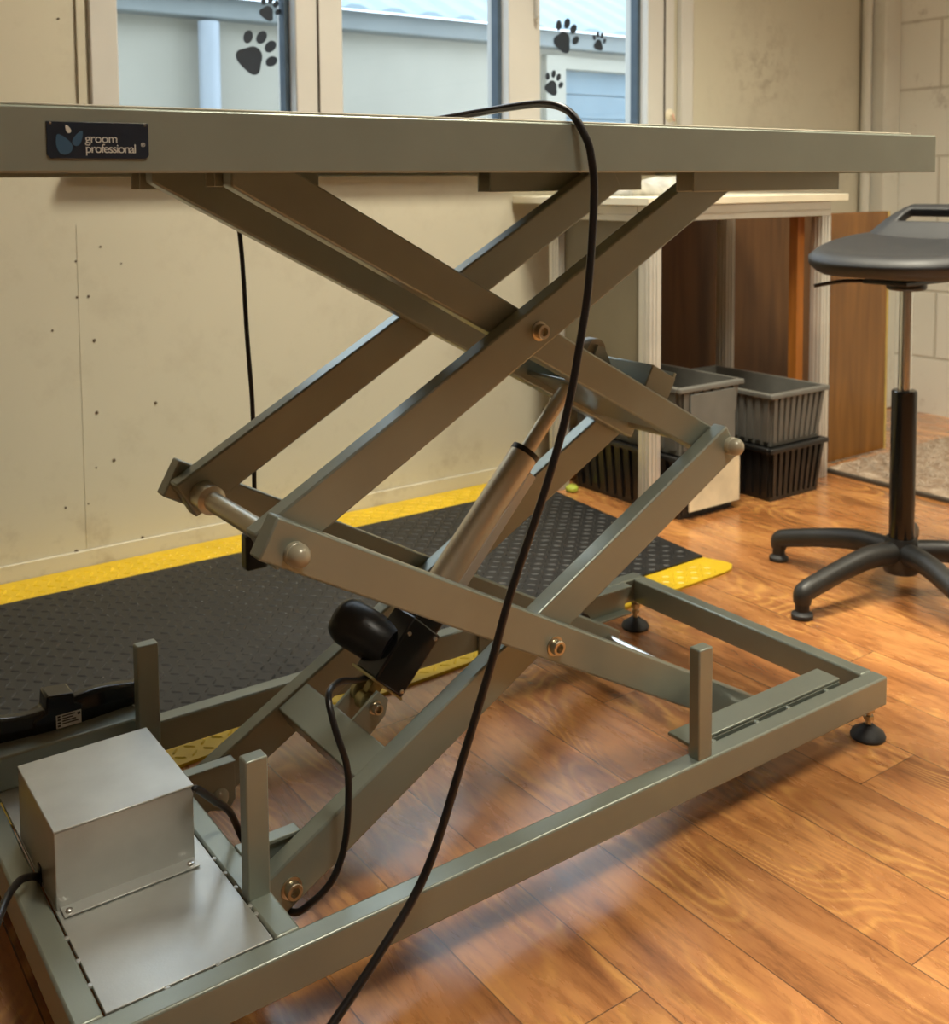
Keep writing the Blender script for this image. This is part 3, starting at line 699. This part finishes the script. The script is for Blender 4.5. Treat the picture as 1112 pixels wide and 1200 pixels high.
# ------------------------------------------------------------------ workbench
t = thing('workbench', 'aluminium profile workbench with cream top and brown side panels by the right corner', 'workbench', (.8, 1.2, 0))
BX0, BX1, BY0, BY1 = .462, 1.19, .984, 1.38
def prof(m, x, y, z0_, z1a, s=.040):
    m.box(x, x+s, y, y+s, z0_, z1a)
    for k in (.30, .62):   # raised lips either side of the profile slots
        m.box(x+s*k-.003, x+s*k+.003, y-.003, y+.0005, z0_, z1a); m.box(x-.003, x+.0005, y+s*k-.003, y+s*k+.003, z0_, z1a)
for x, y, in ((BX0, BY0), (BX1-.040, BY0), (BX0, BY1-.040), (BX1-.040, BY1-.040)):
    m = MB(); prof(m, x, y, 0, .765); m.build('leg', 'profile', t, bev=.001)
m = MB(); m.box(BX0+.046, BX1-.046, BY0+.004, BY0+.04, .765-.045+.045, .807); m.box(BX0, BX1, BY0, BY0+.045, .765, .807)
m = MB(); m.box(BX0, BX1, BY0, BY0+.045, .766, .806); m.box(BX0, BX1, BY1-.045, BY1, .766, .806); m.box(BX0, BX0+.045, BY0+.046, BY1-.046, .766, .806); m.box(BX1-.045, BX1, BY0+.046, BY1-.046, .766, .806)
m.box(BX0+.003, BX1-.003, BY0-.003, BY0, .780, .784); m.box(BX0-.003, BX0, BY0+.01, BY1-.01, .780, .784)
m.build('top_frame', 'profile', t, bev=.0015)
MB().box(BX0-.035, BX1+.04, BY0-.03, 1.50, .8075, .828).build('worktop', 'bench_top', t, bev=.002)
MB().box(1.098, 1.128, BY0+.045, BY0+.075, .0, .765).build('corner_post', 'ply_orange', t, bev=.001)
MB().box(BX0+.018, BX0+.024, BY0+.047, BY1-.047, .385, .765).build('side_panel', 'taupe', t)

o = MB().box(.84, 1.78, 1.44, 1.452, 0, .795).build('wall_board', 'ply_brown', loc=(1.3, 1.45, 0))
tag(o, 'dark brown board against the wall behind the workbench', 'board')
# folded towel on the bench
m = MB()
def tw(u, v):
    x = .55+u*.26; y = 1.14 + v*.14
    e = min(1, min(u, 1-u, v, 1-v)*9)
    return (x, y, .829 + .047*(e**.6)*(.82+.18*math.sin(u*9+1)+.10*math.sin(v*14+u*6)))
m.grid(40, 22, tw)
o = m.build('folded_towel', 'towel'); s = o.modifiers.new('sol', 'SOLIDIFY'); s.thickness = .004; s.offset = -1
tag(o, 'crumpled pale grey towel on the cream bench top', 'towel')

# ------------------------------------------------------------------ crates
def crate(x0, x1, y0, y1, z0_, z1a, mat, label, ribs=11, taper=.012, open_=True, lip=.014):
    t = thing('storage_crate', label, 'crate', ((x0+x1)/2, (y0+y1)/2, z0_), 'stacked crates under the workbench')
    m = MB(); zb = z0_; wt = .004
    A = [(x0+taper, y0+taper), (x1-taper, y0+taper), (x1-taper, y1-taper), (x0+taper, y1-taper)]
    B = [(x0, y0), (x1, y0), (x1, y1), (x0, y1)]
    m.hexa([(a[0], a[1], zb) for a in A] + [(a[0], a[1], zb+.005) for a in A])
    ctr = ((x0+x1)/2, (y0+y1)/2)
    for i in range(4):
        j = (i+1) % 4
        def ins(p, d=wt): return (p[0]+(d if p[0] < ctr[0] else -d), p[1]+(d if p[1] < ctr[1] else -d))
        a, b_, c, d_ = A[i], A[j], B[j], B[i]
        m.hexa([(*a, zb), (*b_, zb), (*ins(b_), zb), (*ins(a), zb), (*d_, z1a), (*c, z1a), (*ins(c), z1a), (*ins(d_), z1a)])
    # vertical ribs
    def rib(pa, pb, n_):
        for k in range(n_):
            f_ = (k+.5)/n_; half = .28/n_
            q = []
            for (P, z_) in ((A, zb+.012), (B, z1a-lip)):
                a, b_ = Vector(P[pa]), Vector(P[pb]); d = (b_-a); n2 = Vector((d.y, -d.x)).normalized()*.006
                l = a+d*(f_-half); r_ = a+d*(f_+half)
                q += [(*l, z_), (*r_, z_), (*(r_+n2), z_), (*(l+n2), z_)]
            m.hexa(q)
    rib(0, 1, ribs); rib(1, 2, int(ribs*1.6)); rib(2, 3, ribs); rib(3, 0, int(ribs*1.6))
    m.build('tub', mat, t, smooth=False)
    m = MB(); e = .011
    m.box(x0-e, x1+e, y0-e, y0+wt, z1a-lip, z1a); m.box(x0-e, x1+e, y1-wt, y1+e, z1a-lip, z1a)
    m.box(x0-e, x0+wt, y0+wt, y1-wt, z1a-lip, z1a); m.box(x1-wt, x1+e, y0+wt, y1-wt, z1a-lip, z1a)
    m.build('rim', mat, t, bev=.003)
    return t
crate(.530, .752, .944, 1.36, 0.0, .165, 'black', 'black crate under the near left leg of the bench, bottom of its stack', 8)
gc = crate(.530, .752, .944, 1.36, .166, .345, 'grey_crate', 'grey ribbed crate on top of the black crate with the cream sheet', 6)
crate(.838, 1.062, .905, 1.30, 0.0, .150, 'black', 'black crate under the right end of the bench, bottom of its stack', 9)
crate(.838, 1.062, .905, 1.30, .151, .298, 'grey_crate', 'grey ribbed crate topmost of the stack nearest the stool', 9)
m = MB(); m.box(.556, .746, .9335, .9375, .022, .150)
o = m.build('cream_sheet', 'sheet'); tag(o, 'stained cream card leaning on the front of the black crate', 'sheet')
MB().box(.560, .728, .9345, .9400, .185, .325).build('end_panel', 'grey_crate', gc, bev=.001)

# amber board leaning at the wall beyond the bench
o = MB().box(1.295, 1.583, 1.06, 1.078, 0.007, .768).build('wooden_board', 'ply_board', loc=(1.44, 1.06, .007), bev=.001)
tag(o, 'tall amber brown wooden board standing between workbench and block wall', 'board')
MB().box(1.583, 1.592, 1.058, 1.08, 0.007, .768).build('board_edging', 'ply_edge', o)
# lime ball on the floor
o = MB().lathe([(0, 0), (.012, .001), (.018, .006), (.018, .013), (.012, .019), (0, .021)], (.487, 1.312, .0), seg=20).build('lime_cap', 'lime', loc=(.487, 1.312, 0))
tag(o, 'small lime green cap on the floor beside the mat', 'cap')

# ------------------------------------------------------------------ stool
SC = Vector((.559, .338, 0))
t = thing('work_stool', 'black moulded work stool on a five star base at the right edge', 'stool', tuple(SC))
base = MB()
a0 = math.atan2(.612-.338, .505-.551)
base.lathe([(.034, .045), (.040, .06), (.040, .085), (.030, .118), (.0, .118)], SC, (0, 0, 1), 28)
ang = [math.atan2(.612-SC.y, .505-SC.x), math.atan2(.3785-SC.y, .276-SC.x)]
amid = (ang[0] + ang[1] % (2*math.pi))/2
for k in range(5):
    a = amid + R_(72)*(k-.5)
    d = Vector((math.cos(a), math.sin(a), 0)); R2 = .280
    P = lambda r, z: SC + d*r + Vector((0, 0, z))
    base.tube([P(.015, .088), P(.10, .090), P(.18, .076), P(.235, .063), P(.262, .056), P(R2-.002, .048), P(R2, .030)], .02, seg=16, sub=6,
              rr=[.024, .023, .021, .0205, .0205, .0195, .017])
base.build('star_base', 'nylon', t, ang=50)
for k in range(5):
    a = amid + R_(72)*(k-.5); p = SC + Vector((math.cos(a), math.sin(a), 0))*.280
    MB().lathe([(.0185, 0), (.0215, .003), (.0215, .009), (.017, .012), (.014, .015), (.014, .034), (0, .034)], p, (0, 0, 1), 24).build('glide', 'rubber', t)
MB().lathe([(.0255, .108), (.0255, .428), (.023, .431), (.0, .431)], SC, (0, 0, 1), 30).build('column', 'gloss_black', t)
MB().lathe([(.0135, .43), (.0135, .652)], SC, (0, 0, 1), 26).build('gas_lift', 'chrome', t)
m = MB().lathe([(.036, .640), (.040, .645), (.040, .662), (.0, .662)], SC, (0, 0, 1), 26); m.box(SC.x-.08, SC.x+.08, SC.y-.05, SC.y+.05, .655, .664)
m.build('seat_plate', 'black', t, bev=.002)
MB().tube([SC+Vector((-.03, .02, .656)), SC+Vector((-.10, .07, .660)), SC+Vector((-.155, .112, .650))], .004).build('height_lever', 'black', t)
# seat : saddle pad with a raised handle tab (direction hd)
hdv = Vector((.984, .176, 0)).normalized()      # towards the handle
sdv = Vector((-hdv.y, hdv.x, 0))
m = MB()
def outline(t_):
    c, s = math.cos(t_), math.sin(t_)
    rx = .180; ry = .185
    n_ = 2.6
    r = (abs(c/rx)**n_ + abs(s/ry)**n_)**(-1/n_)
    return r*c, r*s
def seat_z(u, v):
    z = .716 - .006*math.exp(-(u*u+v*v)/.012) + .008*(abs(v)/.2)**2 + .034*max(0, (u+.10)/.28)**1.5 - .010*max(0, (-u)/.18)
    return z
NS, NR = 72, 14
topv = []; botv = []
for j in range(NR+1):
    f_ = j/NR; ring = []; rb = []
    for i in range(NS):
        ou, ov = outline(2*math.pi*i/NS); u, v = ou*f_, ov*f_
        e = max(0, (f_-.80)/.20); z = seat_z(u, v) + .012 - .018*e**2.5
        zb = .672 + .024*e**2.2
        p = SC+hdv*u+sdv*v
        ring.append((p.x, p.y, z)); rb.append((p.x, p.y, zb))
    topv.append(ring); botv.append(rb)
def addrings(rings, flip):
    V = []
    for j, rg in enumerate(rings):
        V.append([m.bm.verts.new(rg[0])] if j == 0 else [m.bm.verts.new(p) for p in rg])
    for i in range(NS): m.bm.faces.new([V[0][0], V[1][i], V[1][(i+1) % NS]])
    for j in range(1, NR):
        for i in range(NS): k = (i+1) % NS; m.bm.faces.new([V[j][i], V[j+1][i], V[j+1][k], V[j][k]])
    return V[-1]
a = addrings(topv, 0); b_ = addrings(botv, 1)
for i in range(NS): k = (i+1) % NS; m.bm.faces.new([a[i], b_[i], b_[k], a[k]])
o = m.build('seat', 'pu', t, ang=60)
# raised back tab with slot, swept up from the seat : strip grid with a hole
m = MB()
def tab(u, v):            # u up the sweep 0..1, v across -1..1
    r = .045 + .150*u
    z = .722 + .088*(u*u*(3-2*u))
    wdt = .176 - .086*min(1, u*1.15)**1.0
    return SC + hdv*r + sdv*(v*wdt) + Vector((0, 0, z - .010*max(0, abs(v)-.75)*4))
NU, NV = 24, 28
V = [[m.bm.verts.new(tab(i/NU, -1+2*j/NV)) for j in range(NV+1)] for i in range(NU+1)]
for i in range(NU):
    for j in range(NV):
        u = (i+.5)/NU; v = -1+2*(j+.5)/NV
        if .58 < u < .80 and abs(v) < .66: continue
        m.bm.faces.new([V[i][j], V[i+1][j], V[i+1][j+1], V[i][j+1]])
o = m.build('handle_back', 'pu', t, ang=60)
s = o.modifiers.new('sol', 'SOLIDIFY'); s.thickness = .022; s.offset = -.6
s = o.modifiers.new('bev', 'BEVEL'); s.width = .006; s.segments = 3; s.limit_method = 'ANGLE'
s = o.modifiers.new('sub', 'SUBSURF'); s.levels = 1; s.render_levels = 1

# ------------------------------------------------------------------ ceiling lamps and daylight
def lamp(x, y, sx, sy, power, col, n, lab):
    t = thing('ceiling_light', lab, 'light', (x, y, ZC), 'ceiling panel lights')
    MB().box(x-sx/2-.02, x+sx/2+.02, y-sy/2-.02, y+sy/2+.02, ZC-.05, ZC-.001).build('housing', 'upvc', t, bev=.003)
    MB().box(x-sx/2, x+sx/2, y-sy/2, y+sy/2, ZC-.053, ZC-.0505).build('diffuser', emis('lamp_diffuser', col, 6), t)
    L = bpy.data.lights.new('lamp_light', 'AREA'); L.shape = 'RECTANGLE'; L.size = sx; L.size_y = sy; L.energy = power; L.color = col; L.spread = R_(118)
    lo = bpy.data.objects.new('lamp_light', L); C.objects.link(lo); lo.location = (x, y, ZC-.06)
warm = (1.0, .925, .73)
lamp(.0, .30, .5, .5, 43, warm, 1, 'square panel light on the ceiling above the grooming table')
lamp(-.6, -.95, .5, .5, 15, (1.0, .94, .80), 1, 'square panel light on the ceiling in front of the grooming table')
lamp(1.35, -.5, .5, .5, 26, warm, 1, 'square panel light on the ceiling towards the block wall')
pl = bpy.data.lights.new('window_portal', 'AREA'); pl.shape = 'RECTANGLE'; pl.size = WX1-WX0; pl.size_y = WZ1-WZ0; pl.cycles.is_portal = True
po = bpy.data.objects.new('window_portal', pl); C.objects.link(po); po.location = ((WX0+WX1)/2, Y1+.12, (WZ0+WZ1)/2); po.rotation_euler = (R_(-90), 0, 0)

wd = bpy.data.worlds.new('World'); bpy.context.scene.world = wd; wd.use_nodes = True
bg = wd.node_tree.nodes['Background']; bg.inputs[0].default_value = (.84, .93, 1.0, 1); bg.inputs[1].default_value = 3.6

sc = bpy.context.scene
sc.view_settings.view_transform = 'Standard'; sc.view_settings.look = 'None'; sc.view_settings.exposure = 0; sc.view_settings.gamma = 1
for o in bpy.data.objects:
    if '_w' in o.keys(): del o['_w']
